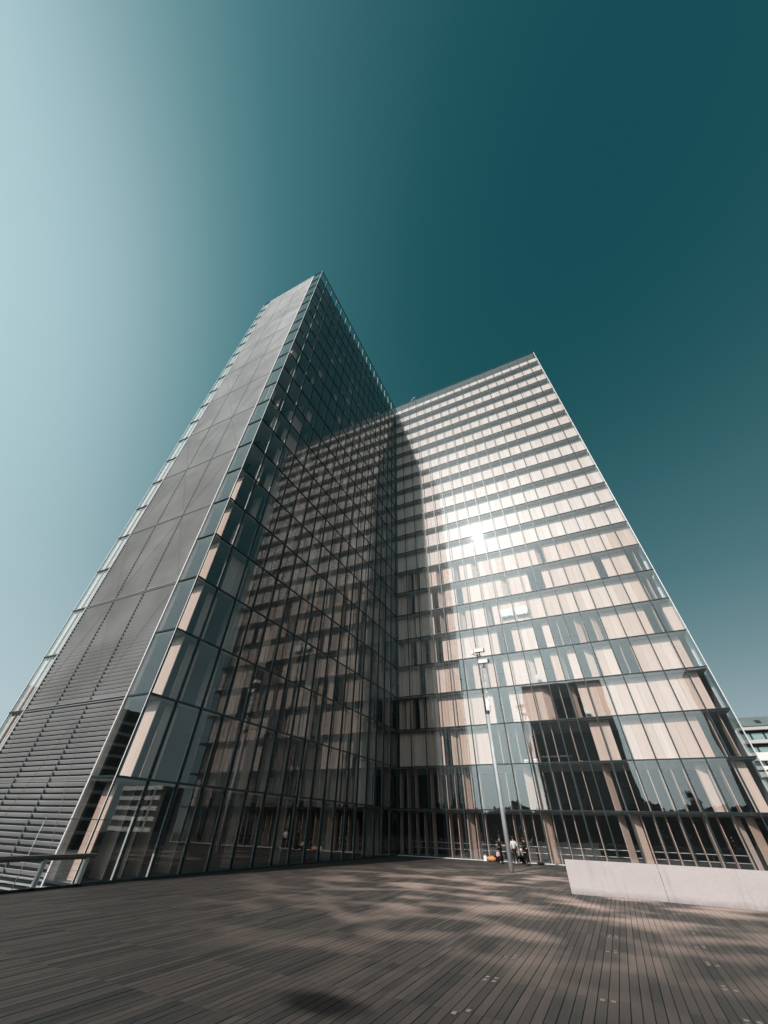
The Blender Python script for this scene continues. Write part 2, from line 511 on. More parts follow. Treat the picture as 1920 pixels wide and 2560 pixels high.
# mullions, transoms, fins ------------------------------------------
def bar(name, F, a0, a1, d0, d1, z0, z1, mat, parent=None):
    mb = MB(); F.box(mb, a0, a1, d0, d1, z0, z1)
    return mb.build(name, mat, parent or tower)
TOP = H * NR
for F in (F_R, F_L):
    for c in range(1, NC + (0)):
        bar('mullion', F, c * W - 0.048, c * W + 0.048, -0.075, 0.055, 0.02, TOP - 0.03, M['mullion'])
        mb = MB()
        for i in range(NR): F.box(mb, c * W - 0.022, c * W + 0.022, 0.058, 0.13 if F is F_R else 0.20, H * i + 0.06, H * i + H - 0.16)
        mb.build('mullion_fin', M['fin'], tower)
# corner posts
MB().box(-0.055, 0.055, -0.055, 0.055, 0.02, TOP - 0.03).build('corner_post', M['mullion'], tower)
MB().box(L - 0.05, L + 0.03, -0.03, 0.05, 0.02, TOP - 0.03).build('corner_post', M['trim'], tower)
MB().box(-0.045, 0.035, -L - 0.035, -L + 0.045, -4.5, TOP - 0.03).build('corner_post', M['mullion'], tower)
MB().box(-0.012, 0.046, -L - 0.048, -L - 0.038, -4.5, TOP - 0.03).build('corner_strip', M['trim'], tower)
MB().box(-DP - 0.03, -DP + 0.05, -L - 0.035, -L + 0.045, -4.5, TOP - 0.03).build('corner_post', M['trim'], tower)
for i in range(NR + 1):
    z = H * i
    th = 0.042 if i else 0.07
    for F, a0, a1 in ((F_R, 0.058, L - 0.055), (F_L, 0.058, L - 0.05), (F_E, 0.05, W - 0.02), (F_E, 12.08, DP - 0.055)):
        bar('transom', F, a0, a1, -0.070, 0.060, max(0.0, z - th), z + th, M['mullion'])
bar('threshold', F_R, 0.06, L, -0.19, -0.078, 0.0, 0.06, M['trim'])
bar('threshold', F_L, 0.06, L, -0.13, -0.078, 0.0, 0.05, M['mullion'])

# floors: an L of two butting plates on every storey ------------------
for i in range(NR):
    z1 = H * i - 0.03; z0 = z1 - 0.11
    if i == 0: z0, z1 = -0.30, -0.01
    mb = MB()
    mb.box(-DP + 0.10, L - 0.10, 0.10, DP - 0.10, z0, z1)
    mb.box(-DP + 0.10, -0.10, -L + 0.10, 0.098, z0, z1)
    mb.build('floor_slab', M['slab'], tower)
# roof edge rail
mb = MB()
mb.box(-0.06, L + 0.03, -0.05, 0.06, TOP - 0.03, TOP + 0.05)
mb.box(-0.06, 0.06, -L - 0.05, -0.052, TOP - 0.03, TOP + 0.05)
mb.box(-DP - 0.05, -0.062, -L - 0.05, -L + 0.06, TOP - 0.03, TOP + 0.05)
mb.box(-DP - 0.05, -DP + 0.06, -L + 0.062, DP, TOP - 0.03, TOP + 0.05)
mb.build('roof_edge', M['trim'], tower)
MB().box(0.12, L - 0.12, 0.10, 1.30, TOP - 0.075, TOP - 0.035).build('canopy', M['canopy'], tower)
# walls inside and behind
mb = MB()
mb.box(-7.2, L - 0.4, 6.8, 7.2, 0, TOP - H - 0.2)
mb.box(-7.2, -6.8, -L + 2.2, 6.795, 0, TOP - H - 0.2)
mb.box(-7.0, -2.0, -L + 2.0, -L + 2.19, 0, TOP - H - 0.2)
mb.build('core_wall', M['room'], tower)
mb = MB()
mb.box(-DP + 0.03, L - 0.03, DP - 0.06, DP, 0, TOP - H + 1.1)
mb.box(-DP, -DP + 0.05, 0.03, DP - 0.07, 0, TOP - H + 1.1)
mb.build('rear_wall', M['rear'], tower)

# shutters ------------------------------------------------------------
SW, ST, SH = W / 2 - 0.016, 0.05, H - 0.18
rowmap = {      # long face, pane by pane from the inner corner: C closed, E edge-on, A ajar
    0: 'EE EE E- EE AE E- EE EE AE EE EE EA AE EE EE EE AA --',
    1: 'EE E- EE EE AE E- EE EA AE EE EE EA EE EE EE EA EE CE',
    2: 'CC CC AC EA CC CC EE EE AE EE EE EC CE CC CC CC CE EE',
    3: 'AC EA CC CC CC CC CE EC CC CA EE AC CC CC CC CC CC CE',
    4: 'CC CE CC CC CE EC AC EC CC AC EC AC EA CC EE CC CC CE',
    5: 'AC EC EA EC CC CC CC CE EC CC EC EE EA EA CC CC CE EC',
    6: 'CC AC CC EA CC AC CC AC CC CC CC CC CC CC CC CC CC AE',
    7: 'CA EC CC EA CC EC CC CC CA CC CE EC CC CC CC EC CC EE',
    8: 'AC EA CC CA CC AC CA CC CC CC CC CA CC CC CC CC CC CC'}
rng = random.Random(21)
shutters = []
def add_shutter(F, a, z, st, pale, right=False):
    ang = {'C': 0.0, 'E': PI / 2, 'A': math.radians(rng.uniform(28, 62))}[st]
    if st == 'E': ang += math.radians(rng.uniform(-4, 4))
    e2 = F.e * math.cos(ang) + F.n * math.sin(ang)
    p0 = Vector(F.P(a, SETB, z)); p1 = p0 + e2 * SW; up_ = Vector((0, 0, SH))
    area = seen_area([p0, p1, p1 + up_, p0 + up_])
    if st == 'E': area = max(area, 40)
    shutters.append((area, F, a, z, ang, pale))
for i in range(NR):
    for F in (F_R, F_L):
        cells = None
        if F is F_R and i in rowmap: cells = rowmap[i].split()
        for c in range(NC):
            for h in (0, 1):
                if cells: st = cells[c][h]
                elif i > 8 and F is F_R: st = 'C'
                elif i > 8: st = rng.choice('C--E--')
                elif F is F_L:
                    if i == 0: st = rng.choice('E----')
                    elif i < 3: st = rng.choice('CE--E-')
                    else: st = rng.choice('CE--E-A-')
                    if c == NC - 1: st = '-' if i else 'E-'[h]
                    if c == NC - 2 and i < 4: st = '-C'[h] if i else 'EE'[h]
                else: st = 'C'
                if st == '-': continue
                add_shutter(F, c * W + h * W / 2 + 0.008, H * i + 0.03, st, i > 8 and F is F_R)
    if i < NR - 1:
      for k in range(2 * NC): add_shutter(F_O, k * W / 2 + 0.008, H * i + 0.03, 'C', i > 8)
    # leaves behind the glazed strip of the louvred end
    if i < 7: add_shutter(F_E, (0.86, 0.10, 0.16, 0.22, 0.28, 0.42, 0.5)[i], H * i + 0.03, 'C', False)
for i in range(NR):
    mb = MB()
    for x0, x1 in ((12.14, 12.62), (12.70, 13.16), (13.24, 13.70)): F_E.box(mb, x0, x1, 0.14, 0.19, H * i + 0.03, H * i + H - 0.18)
    mb.build('white_screen', M['white'], tower)
sm = {}
def shutter_mesh(hand, pale, h):
    if (hand, pale, h) not in sm:
        m = MB().box(0, SW, 0, ST * hand, 0, h).mesh('timber_shutter'); m.materials.append(M['shutter_pale' if pale else 'shutter']); sm[(hand, pale, h)] = m
    return sm[(hand, pale, h)]
leaf_h = lambda z: SH if z < TOP - H else 2.55                  # the roof terrace has a lower screen
big, rest = split(shutters, 300)
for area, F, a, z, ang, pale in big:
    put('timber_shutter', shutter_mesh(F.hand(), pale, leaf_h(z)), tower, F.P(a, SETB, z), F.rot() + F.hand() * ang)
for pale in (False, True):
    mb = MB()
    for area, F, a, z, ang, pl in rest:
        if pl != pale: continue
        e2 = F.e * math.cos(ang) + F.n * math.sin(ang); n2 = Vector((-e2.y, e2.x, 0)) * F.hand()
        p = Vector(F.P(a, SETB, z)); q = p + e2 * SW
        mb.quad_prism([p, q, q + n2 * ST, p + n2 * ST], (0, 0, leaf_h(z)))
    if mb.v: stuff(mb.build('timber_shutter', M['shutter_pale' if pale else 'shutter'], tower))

# far end of the long wing, seen through the corner panes
mb = MB()
mb.box(L - 0.16, L - 0.02, W + 0.02, DP - 0.1, 0, TOP)
mb.build('end_wall', M['trim'], tower)
for i in range(NR):
    mb = MB()
    mb.box(L - 0.95, L - 0.90, 0.95, 1.85, H * i + 0.03, H * i + H - 0.18)
    mb.build('white_screen', M['white'], tower)

# louvred end ---------------------------------------------------------
mb = MB()
mb.box(-12.06, -1.86, -L + 0.42, -L + 0.50, -6, TOP - 0.02)
mb.build('louvre_backing', M['void'], tower)
for x in (-1.90, -12.06):
    MB().box(x - 0.05, x + 0.05, -L - 0.06, -L + 0.30, -4.5, TOP - 0.02).build('louvre_jamb', M['trim'], tower)
MB().box(-DP + 0.02, -0.06, -L + 0.02, -L + 0.30, -6, -0.02).build('plinth_wall', M['void'], tower)
for z in (-0.14, -0.33): MB().box(-DP + 0.02, -0.07, -L - 0.05, -L + 0.019, z - 0.03, z + 0.03).build('ledge', M['sill'], tower)
LX0, LX1 = -12.00, -1.96
LWD = (LX1 - LX0) / 3
PITCH = 0.235
lp = []                          # (projected, column, level) of every slat for ranking
panels = {}
for lv in range(11):
    for c in range(3):
        x0 = LX0 + c * LWD + 0.02; x1 = x0 + LWD - 0.04
        z0, z1 = 7.2 * lv + 0.04, 7.2 * (lv + 1) - 0.04
        mb = MB()
        mb.box(x0, x1, -L - 0.035, -L + 0.05, z1 - 0.07, z1)
        mb.box(x0, x0 + 0.025, -L - 0.030, -L + 0.049, z0 + 0.051, z1 - 0.071)
        mb.box(x1 - 0.025, x1, -L - 0.030, -L + 0.049, z0 + 0.051, z1 - 0.071)
        # a thin stiffening rod across the back of the frame
        s = 1 if (lv + c) % 2 else -1
        xa, xb = (x0 + 0.3, x1 - 0.3) if s > 0 else (x1 - 0.3, x0 + 0.3)
        mb.tube((xa, -L - 0.05, z0 + 0.6), (xb, -L - 0.05, z1 - 0.9), 0.009, 0.009, 6)
        panels[(lv, c)] = mb.build('louvre_panel', M['frame'], tower)
        MB().box(x0, x1, -L - 0.036, -L + 0.05, z0, z0 + 0.035).build('sill_strip', M['sill'], panels[(lv, c)])
        n = int((z1 - z0 - 0.14) / PITCH)
        for k in range(n):
            zz = z0 + 0.09 + k * (z1 - z0 - 0.16) / n
            lp.append((seen_area([(x0, -L, zz), (x1, -L, zz), (x1, -L, zz + 0.13), (x0, -L, zz + 0.13)]), lv, c, x0 + 0.036, zz))
def slat_pts(mb, x0, x1, z):
    # upright blades of folded metal with open slots between them
    mb.quad_prism([(x0, -L + 0.088, z), (x0, -L - 0.046, z + 0.142), (x0, -L - 0.038, z + 0.150), (x0, -L + 0.096, z + 0.008)], (x1 - x0, 0, 0))
smb = MB(); slat_pts(smb, 0, LWD - 0.04 - 0.072, 0)
slat_mesh = smb.mesh('slat'); slat_mesh.materials.append(M['louvre'])
big, rest = split(lp, 300)
for a, lv, c, x, z in big: put('slat', slat_mesh, panels[(lv, c)], (x, -L, z)).location.y = 0
mb = MB()
for a, lv, c, x, z in rest: slat_pts(mb, x, x + LWD - 0.04 - 0.072, z)
stuff(mb.build('slat', M['louvre'], tower))

# ------------------------------------------------------------------ things behind the ground-floor glass
rail = thing('inner_railing', 'pale twin-rail guard inside the ground floor glass of the long wing', 'railing', (0, 2.1, 0))
for z in (0.62, 1.06):
    MB().tube((0.6, 0, z), (L - 3.2, 0, z), 0.024).build('rail', M['white'], rail, True)
for k in range(13):
    x = 1.2 + k * 2.35
    MB().tube((x, 0, -0.01), (x, 0, 1.05), 0.02).build('post', M['dsteel'], rail, True)

def paper_stack(p, n, label):
    t = thing('paper_stack', label, 'paper stack', p, 0, 'paper stacks on the office floors')
    z = 0
    for k in range(n):
        h = random.uniform(0.05, 0.10); dx = random.uniform(-0.04, 0.04)
        MB().box(-0.2 + dx, 0.2 + dx, -0.14, 0.14, z, z + h - 0.004).build('ream', M['white'] if k % 3 else M['red'], t); z += h
    return t
def office_chair(p, rot, label):
    t = thing('office_chair', label, 'chair', p, rot, 'office chairs behind the glass')
    MB().box(-0.24, 0.24, -0.23, 0.23, 0.43, 0.50).build('seat', M['white'], t)
    MB().box(-0.23, 0.23, 0.20, 0.25, 0.56, 1.02).build('backrest', M['white'], t)
    MB().tube((0, 0, 0.08), (0, 0, 0.43), 0.03).build('column', M['dsteel'], t)
    mb = MB()
    for k in range(5):
        a = 2 * PI * k / 5; mb.tube((0, 0, 0.09), (0.27 * math.cos(a), 0.27 * math.sin(a), 0.03), 0.02, 0.015, 6)
    mb.build('base', M['dsteel'], t)
    return t
z2, z3, z4 = 2 * H + 0.0 - 0.03, 3 * H - 0.03, 4 * H - 0.03
paper_stack((8 * W + 0.55, 0.55, z2), 7, 'tall red and white paper stack beside the open dark bays of the third storey')
paper_stack((7 * W + 1.4, 0.5, z2), 6, 'white stack of paper one bay left of the red and white stack')
paper_stack((10 * W + 1.0, 1.25, z2), 3, 'low white pile of paper behind open shutters in the middle of the third storey')
paper_stack((4 * W + 0.9, 0.5, z4), 3, 'small white pile of paper on the floor high beside the camera mast top')
office_chair((11 * W + 1.2, 0.55, z3), 0.4, 'white chair against a shutter on the fourth storey, right of the open dark bay')
office_chair((9 * W + 1.0, 0.5, z4), 2.4, 'white chair standing behind the glass on the fifth storey above the open dark bays')
bx = thing('cardboard_box', 'brown cardboard box on the fourth storey floor beside the open dark bay', 'box', (9 * W + 1.45, 0.5, z3))
MB().box(-0.18, 0.18, -0.15, 0.15, 0, 0.34).build('carton', M['brown'], bx)
MB().box(-0.185, 0.185, -0.03, 0.03, 0.341, 0.345).build('tape', M['white'], bx)
dk = thing('desk', 'long grey desk behind the open shutters of the third storey', 'desk', (9.3 * W, 1.9, z2))
MB().box(-1.6, 1.6, -0.4, 0.4, 0.70, 0.74).build('desk_top', M['rear'], dk)
for sx in (-1.5, 1.5):
    for sy in (-0.34, 0.34): MB().box(sx - 0.03, sx + 0.03, sy - 0.03, sy + 0.03, 0, 0.699).build('leg', M['dsteel'], dk)
for k, (c, lab) in enumerate(((8, 'left one of two bright white crumpled blinds behind the seventh-storey glass'), (9, 'right one of two bright white crumpled blinds behind the seventh-storey glass'))):
    mb = MB(); b = []
    n = 18
    rows = 7
    for r in range(rows):
        for i in range(n + 1):
            x = c * W + 0.16 + (W - 0.32) * i / n
            z = 6 * H + 1.05 + 1.0 * r / (rows - 1)
            if r == 0: z += random.uniform(-0.10, 0.08)
            if r == rows - 1: z += random.uniform(-0.06, 0.10)
            mb.v.append((x, 0.30 + random.uniform(-0.03, 0.03), z))
    m = n + 1; off = rows * m
    mb.v += [(x, y + 0.015, z) for x, y, z in mb.v]
    for r in range(rows - 1):
        for i in range(n):
            q = (r * m + i, r * m + i + 1, (r + 1) * m + i + 1, (r + 1) * m + i)
            mb.f.append(q); mb.f.append(tuple(off + w for w in reversed(q)))
    o = mb.build('window_blind', M['white'])
    tag(o, lab, 'blind', 'white blinds behind the glass')

# little white hooked lamp on the roof edge
rl = thing('roof_lamp', 'small white hooked lamp on the roof edge near the inner corner', 'lamp', (4.3, 0.0, TOP + 0.05))
MB().path([(0, 0, 0), (0.25, -0.05, 0.22), (0.5, -0.1, 0.42), (0.72, -0.16, 0.50)], 0.06).build('arm', M['white'], rl, True)
MB().blob((0.95, -0.2, 0.47), (0.30, 0.14, 0.09)).build('lamp_head', M['white'], rl, True)
MB().box(0.72, 1.18, -0.30, -0.10, 0.33, 0.38).build('lens', M['dark'], rl)

# ------------------------------------------------------------------ low white wall
lw = thing('low_wall', 'long low white wall of smooth panels standing on the deck', 'wall', (18.03, -20.85, 0))
pts = [(18.03, -20.85), (21.87, -20.92), (25.72, -21.42), (29.5, -22.45), (33.1, -24.0)]
for k, (a, b) in enumerate(zip(pts, pts[1:])):
    a = Vector((*a, 0)) - Vector((18.03, -20.85, 0)); b = Vector((*b, 0)) - Vector((18.03, -20.85, 0))
    e = (b - a).normalized(); n = Vector((-e.y, e.x, 0))
    a = a + e * 0.006; b = b - e * 0.006
    mb = MB(); 
    bm = bmesh.new()
    vs = [bm.verts.new(p) for p in (a, b, b + n * 0.25, a + n * 0.25)]
    f = bm.faces.new(vs)
    r = bmesh.ops.extrude_face_region(bm, geom=[f])
    for v in r['geom']:
        if isinstance(v, bmesh.types.BMVert): v.co.z += 1.145
    bmesh.ops.recalc_face_normals(bm, faces=bm.faces)
    bmesh.ops.bevel(bm, geom=[x for x in bm.edges], offset=0.008, segments=1, affect='EDGES')
    m = bpy.data.meshes.new('wall_panel'); bm.to_mesh(m); bm.free(); m.materials.append(M['concrete'])
    put('wall_panel', m, lw)

# ------------------------------------------------------------------ camera mast
ms = thing('camera_mast', 'tall grey tapered steel mast with surveillance cameras in front of the long wing', 'mast', (13.46, -11.2, 0))
MB().tube((0, 0, 0), (0, 0, 9.55), 0.165, 0.135, 24).build('pole', M['steel'], ms, True)
mb = MB(); mb.tube((0, 0, 0.0), (0, 0, 0.03), 0.22, 0.22, 24); mb.build('base_plate', M['dsteel'], ms)
MB().tube((0, 0, 9.50), (0, 0, 9.72), 0.20, 0.20, 16).build('collar', M['dsteel'], ms)
mb = MB(); mb.box(0.0, 0.32, -0.10, 0.10, 9.70, 10.15); mb.box(0.05, 0.30, -0.14, -0.10, 9.9, 10.6)
mb.build('junction_box', M['trim'], ms)
MB().tube((-0.12, 0, 9.72), (-0.10, 0, 14.5), 0.07, 0.05, 12).build('upper_tube', M['dsteel'], ms, True)
for k in range(6):
    z = 10.2 + 0.72 * k
    MB().tube((-0.30, -0.05, z), (0.06, -0.05, z), 0.022, 0.022, 6).build('rung', M['trim'], ms)
MB().path([(0.17, 0, 10.1), (0.34, 0, 10.9), (0.16, 0, 11.3), (0.28, 0, 12.0), (0.24, 0, 12.7), (0.26, 0, 13.4)], 0.028, 6).build('cable', M['white'], ms, True)
MB().path([(0.06, -0.05, 10.0), (0.12, -0.05, 11.2), (0.2, -0.05, 12.1)], 0.022, 6).build('cable', M['trim'], ms, True)
def cctv(p, yaw, pitch):
    R = Matrix.Translation(Vector(p)) @ Euler((0, pitch, yaw)).to_matrix().to_4x4()
    mb = MB().box(-0.42, 0.42, -0.16, 0.16, -0.14, 0.14); mb.box(-0.47, 0.50, -0.18, 0.18, 0.141, 0.17)
    mb.v = [tuple(R @ Vector(v)) for v in mb.v]
    body = mb.build('surveillance_camera', M['white'], ms)
    mb = MB().box(0.421, 0.52, -0.14, 0.14, -0.12, 0.12); mb.v = [tuple(R @ Vector(v)) for v in mb.v]
    mb.build('lens_hood', M['dark'], body)
    mb = MB().tube((0.05, 0, -0.141), (-0.02, 0, -0.42), 0.05); mb.box(-0.12, 0.1, -0.07, 0.07, -0.50, -0.42)
    mb.v = [tuple(R @ Vector(v)) for v in mb.v]
    mb.build('bracket', M['dark'], body)
cctv((0.10, -0.05, 14.75), math.radians(8), math.radians(-2))
cctv((0.36, -0.05, 13.72), math.radians(-4), math.radians(2))
MB().box(-0.62, -0.42, -0.1, 0.1, 14.55, 14.80).build('floodlight', M['white'], ms)
MB().path([(-0.10, 0, 14.3), (-0.5, 0, 14.5)], 0.03).build('bracket_arm', M['dsteel'], ms)

# ------------------------------------------------------------------ handrail and cable fence on the deck edge
hr = thing('wooden_handrail', 'wide dark timber handrail on pale posts at the left deck edge', 'handrail', (0.22, -32.5, 0))
MB().box(-0.19, 0.17, -9.5, 0.0, 0.875, 0.965).build('rail', plain('rail_timber', (0.13, 0.10, 0.08), 0.7, 0, 0.2, 3.0), hr)
MB().box(-0.05, 0.05, -9.4, -0.1, 0.80, 0.874).build('rail_support', M['dsteel'], hr)
for y in (-0.35, -2.05, -4.1, -6.1, -8.1):
    mb = MB(); mb.box(-0.06, 0.06, y - 0.075, y - 0.012, -0.05, 0.839); mb.box(-0.06, 0.06, y + 0.012, y + 0.075, -0.05, 0.839)
    mb.build('post', M['trim'], hr)
    mb = MB(); mb.box(-0.14, 0.14, y - 0.16, y - 0.06, -0.05, 0.09); mb.box(-0.10, 0.10, y + 0.07, y + 0.13, -0.05, 0.07)
    mb.build('foot_block', M['dsteel'], hr)
MB().box(0.06, 0.14, -9.4, -0.2, 0.0, 0.07).build('toe_board', M['joist'], hr)
fn = thing('cable_fence', 'thin steel rods carrying a taut cable above the handrail', 'fence', (0.02, -32.3, 0))
MB().tube((0, 0, 2.04), (0, -10, 2.05), 0.014, 0.014, 6).build('cable', M['dsteel'], fn)
for z in (0.25, 0.45, 0.65, 1.25, 1.65): MB().tube((0, 0, z), (0, -10, z), 0.0035, 0.0035, 5).build('wire', M['dsteel'], fn)
for y in (-2.85, -4.62, -4.72, -6.5, -8.4):
    MB().tube((0, y, -0.05), (0, y, 2.07), 0.016, 0.016, 8).build('rod', M['steel'], fn, True)

# ------------------------------------------------------------------ people
def cloth(name, col, rough=0.85):
    if name not in M: M[name] = plain(name, col, rough, 0, 0.15, 12.0, 0.2)
    return M[name]
SKIN = plain('skin', (0.50, 0.31, 0.22), 0.55, 0, 0.05, 8.0)
HAIR = plain('dark_hair', (0.018, 0.013, 0.010), 0.6, 0, 0.2, 30.0)

def skin_mesh(name, verts, edges, radii, root, mat, sub=1):
    m = bpy.data.meshes.new(name + '_cage'); m.from_pydata(verts, edges, []); m.update()
    o = bpy.data.objects.new(name + '_cage', m); COL.objects.link(o)
    md = o.modifiers.new('skin', 'SKIN'); md.use_smooth_shade = True
    sd = o.modifiers.new('sub', 'SUBSURF'); sd.levels = sub; sd.render_levels = sub
    sv = m.skin_vertices[0].data
    for i, r in enumerate(radii):
        sv[i].radius = r if isinstance(r, tuple) else (r, r)
        sv[i].use_root = (i == root)
    dg = bpy.context.evaluated_depsgraph_get(); dg.update()
    me = bpy.data.meshes.new_from_object(o.evaluated_get(dg))
    bpy.data.objects.remove(o)
    me.name = name; me.materials.clear(); me.materials.append(mat)
    return me

def person(label, px, py, rot, J, top, legs, shoes, hair=HAIR, hat=None, coat=False):
    """J: joint positions (local, facing +Y)"""
    t = thing('person', label, 'person', (px, py, 0.0), rot, 'people by the glass')
    V = lambda k: Vector(J[k])
    verts, rad, edges = [], [], []
    idx = {}
    def add(k, p, r, par=None):
        idx[k] = len(verts); verts.append(tuple(p)); rad.append(r)
        if par is not None: edges.append((idx[par], idx[k]))
    add('pelvis', V('pelvis'), (0.125, 0.10))
    mid = (V('pelvis') + V('chest')) / 2
    add('waist', mid, (0.115, 0.09), 'pelvis')
    add('chest', V('chest'), (0.135, 0.10), 'waist')
    add('neck', V('neck'), 0.052, 'chest')
    hd = (V('head') - V('neck')).normalized()
    add('jaw', V('neck') + hd * 0.07, 0.062, 'neck')
    add('head', V('head'), (0.082, 0.095), 'jaw')
    add('crown', V('head') + hd * 0.085, 0.055, 'head')
    fw = Vector(J.get('face', (0, 1, 0))).normalized()
    add('nose', V('head') + fw * 0.112 - hd * 0.02, 0.016, 'head')
    for s in 'lr':
        add('sh' + s, V('sh' + s), 0.062, 'chest')
        add('el' + s, V('el' + s), 0.043, 'sh' + s)
        add('wr' + s, V('wr' + s), 0.030, 'el' + s)
        d = (V('wr' + s) - V('el' + s)).normalized()
        side = d.cross(Vector((0, 1, 0)) if abs(d.y) < 0.8 else Vector((0, 0, 1))).normalized()
        fl = d.cross(side).normalized()
        palm = V('wr' + s) + d * 0.075
        add('palm' + s, palm, (0.034, 0.018), 'wr' + s)
        for q, (o, ln) in enumerate(((-0.027, 0.062), (-0.009, 0.074), (0.009, 0.070), (0.027, 0.055))):
            k1, k2 = 'f%s%d' % (s, q), 'g%s%d' % (s, q)
            add(k1, palm + d * 0.030 + side * o, 0.0085, 'palm' + s)
            add(k2, palm + d * (0.030 + ln * 0.8) + side * o * 1.1 + fl * 0.02, 0.0075, k1)
        add('th' + s, V('wr' + s) + d * 0.06 + side * 0.05 + fl * 0.015, 0.010, 'palm' + s)
        add('hp' + s, V('hp' + s), 0.088, 'pelvis')
        add('kn' + s, V('kn' + s), 0.058, 'hp' + s)
        cf = V('kn' + s) * 0.65 + V('an' + s) * 0.35
        add('cf' + s, cf, 0.052, 'kn' + s)
        add('an' + s, V('an' + s), 0.038, 'cf' + s)
        tf = Vector(J.get('toe' + s, (0, 1, 0))).normalized()
        add('fo' + s, V('an' + s) + tf * 0.13 + Vector((0, 0, -0.05)), 0.032, 'an' + s)
    put('body', skin_mesh('body', verts, edges, rad, 0, SKIN), t)
    def sub(keys, links, grow, name, mat):
        ii = {k: n for n, k in enumerate(keys)}
        vv = [verts[idx[k]] for k in keys]
        rr = []
        for k in keys:
            r = rad[idx[k]]; r = r if isinstance(r, tuple) else (r, r)
            rr.append((r[0] + grow, r[1] + grow))
        put(name, skin_mesh(name, vv, [(ii[a], ii[b]) for a, b in links], rr, 0, mat), t)
    sub(['pelvis', 'waist', 'chest', 'shl', 'ell', 'wrl', 'shr', 'elr', 'wrr'] + (['hpl', 'hpr'] if coat else []),
        [('pelvis', 'waist'), ('waist', 'chest'), ('chest', 'shl'), ('shl', 'ell'), ('ell', 'wrl'), ('chest', 'shr'), ('shr', 'elr'), ('elr', 'wrr')] + ([('pelvis', 'hpl'), ('pelvis', 'hpr')] if coat else []), 0.028 if coat else 0.020, 'coat' if coat else 'top', top)
    sub(['pelvis', 'hpl', 'knl', 'cfl', 'anl', 'hpr', 'knr', 'cfr', 'anr'],
        [('pelvis', 'hpl'), ('hpl', 'knl'), ('knl', 'cfl'), ('cfl', 'anl'), ('pelvis', 'hpr'), ('hpr', 'knr'), ('knr', 'cfr'), ('cfr', 'anr')], 0.016, 'trousers', legs)
    for s in 'lr':
        a = Vector(verts[idx['an' + s]]); f = Vector(verts[idx['fo' + s]])
        d = (f - a); d.z = 0; d.normalize()
        mb = MB().blob((a + f) / 2 + d * 0.0 + Vector((0, 0, -0.015)), (0.055, 0.14, 0.05), 12, 8, lambda p: Vector((p.x, p.y, max(p.z, -0.75))))
        ang = math.atan2(d.y, d.x) - PI / 2; c = (a + f) / 2
        mb.v = [tuple(Matrix.Rotation(ang, 3, 'Z') @ (Vector(v) - c) + c) for v in mb.v]
        mb.build('shoe', shoes, t, True)
    hc = Vector(verts[idx['head']])
    back = -fw
    mb = MB().blob(hc + back * 0.022 + hd * 0.035, (0.108, 0.118, 0.112), 14, 10)
    mb.build('hat' if hat else 'hair', hat or hair, t, True)
    return t

STAND = dict(pelvis=(0, 0, 0.93), chest=(0, 0.01, 1.30), neck=(0, 0.0, 1.48), head=(0, 0.03, 1.64), face=(0, 1, -0.1),
             shl=(-0.185, 0, 1.40), ell=(-0.23, -0.03, 1.12), wrl=(-0.21, 0.08, 0.88), shr=(0.185, 0, 1.40), elr=(0.23, -0.03, 1.12), wrr=(0.21, 0.08, 0.88),
             hpl=(-0.09, 0, 0.90), knl=(-0.10, 0.02, 0.49), anl=(-0.11, 0, 0.09), hpr=(0.09, 0, 0.90), knr=(0.10, 0.02, 0.49), anr=(0.12, 0, 0.09))
BLACK = cloth('black_cloth', (0.012, 0.013, 0.015)); GREY = cloth('pale_grey_cloth', (0.55, 0.54, 0.52)); PINK = cloth('pink_white_cloth', (0.62, 0.42, 0.42))
NAVY = cloth('navy_cloth', (0.018, 0.022, 0.03)); WSHOE = cloth('white_shoe', (0.62, 0.60, 0.58)); GSHOE = cloth('grey_shoe', (0.22, 0.23, 0.23))
p = dict(STAND); p.update(wrl=(-0.12, 0.26, 1.10), wrr=(0.12, 0.27, 1.12), head=(0, 0.06, 1.63), face=(0, 1, -0.4))
person('person in a long black coat standing behind the grey mast', 10.9, -2.3, math.radians(-100), p, BLACK, BLACK, BLACK, coat=True)
p = dict(STAND); p.update(wrr=(0.26, 0.12, 1.12), elr=(0.30, -0.05, 1.15), anr=(0.17, -0.06, 0.09), head=(0, 0.04, 1.62))
person('person in pale grey top and black trousers standing beside the mast, back turned', 12.2, -2.75, math.radians(10), p, GREY, BLACK, GSHOE)
p = dict(STAND); p.update(pelvis=(0, -0.05, 0.92), chest=(0, 0.05, 1.28), neck=(0, 0.12, 1.44), head=(0, 0.20, 1.57), face=(0, 1, -0.6),
                          shl=(-0.18, 0.09, 1.38), shr=(0.18, 0.09, 1.38), ell=(-0.21, 0.14, 1.10), elr=(0.21, 0.12, 1.10), wrl=(-0.10, 0.36, 1.16), wrr=(0.10, 0.36, 1.15), knl=(-0.1, 0.06, 0.48), anl=(-0.11, 0.10, 0.09), anr=(0.12, -0.08, 0.09))
person('person dressed in black at the right of the group looking down with bent head', 13.30, -3.0, math.radians(95), p, BLACK, BLACK, BLACK)
SIT = dict(pelvis=(0, 0, 0.14), chest=(0, 0.06, 0.50), neck=(0, 0.08, 0.68), head=(0, 0.12, 0.83), face=(0, 1, -0.2),
           shl=(-0.18, 0.06, 0.60), ell=(-0.24, 0.20, 0.40), wrl=(-0.12, 0.42, 0.46), shr=(0.18, 0.06, 0.60), elr=(0.24, 0.20, 0.40), wrr=(0.12, 0.42, 0.46),
           hpl=(-0.09, 0.06, 0.13), knl=(-0.13, 0.44, 0.46), anl=(-0.12, 0.66, 0.09), hpr=(0.09, 0.06, 0.13), knr=(0.13, 0.46, 0.44), anr=(0.14, 0.70, 0.09))
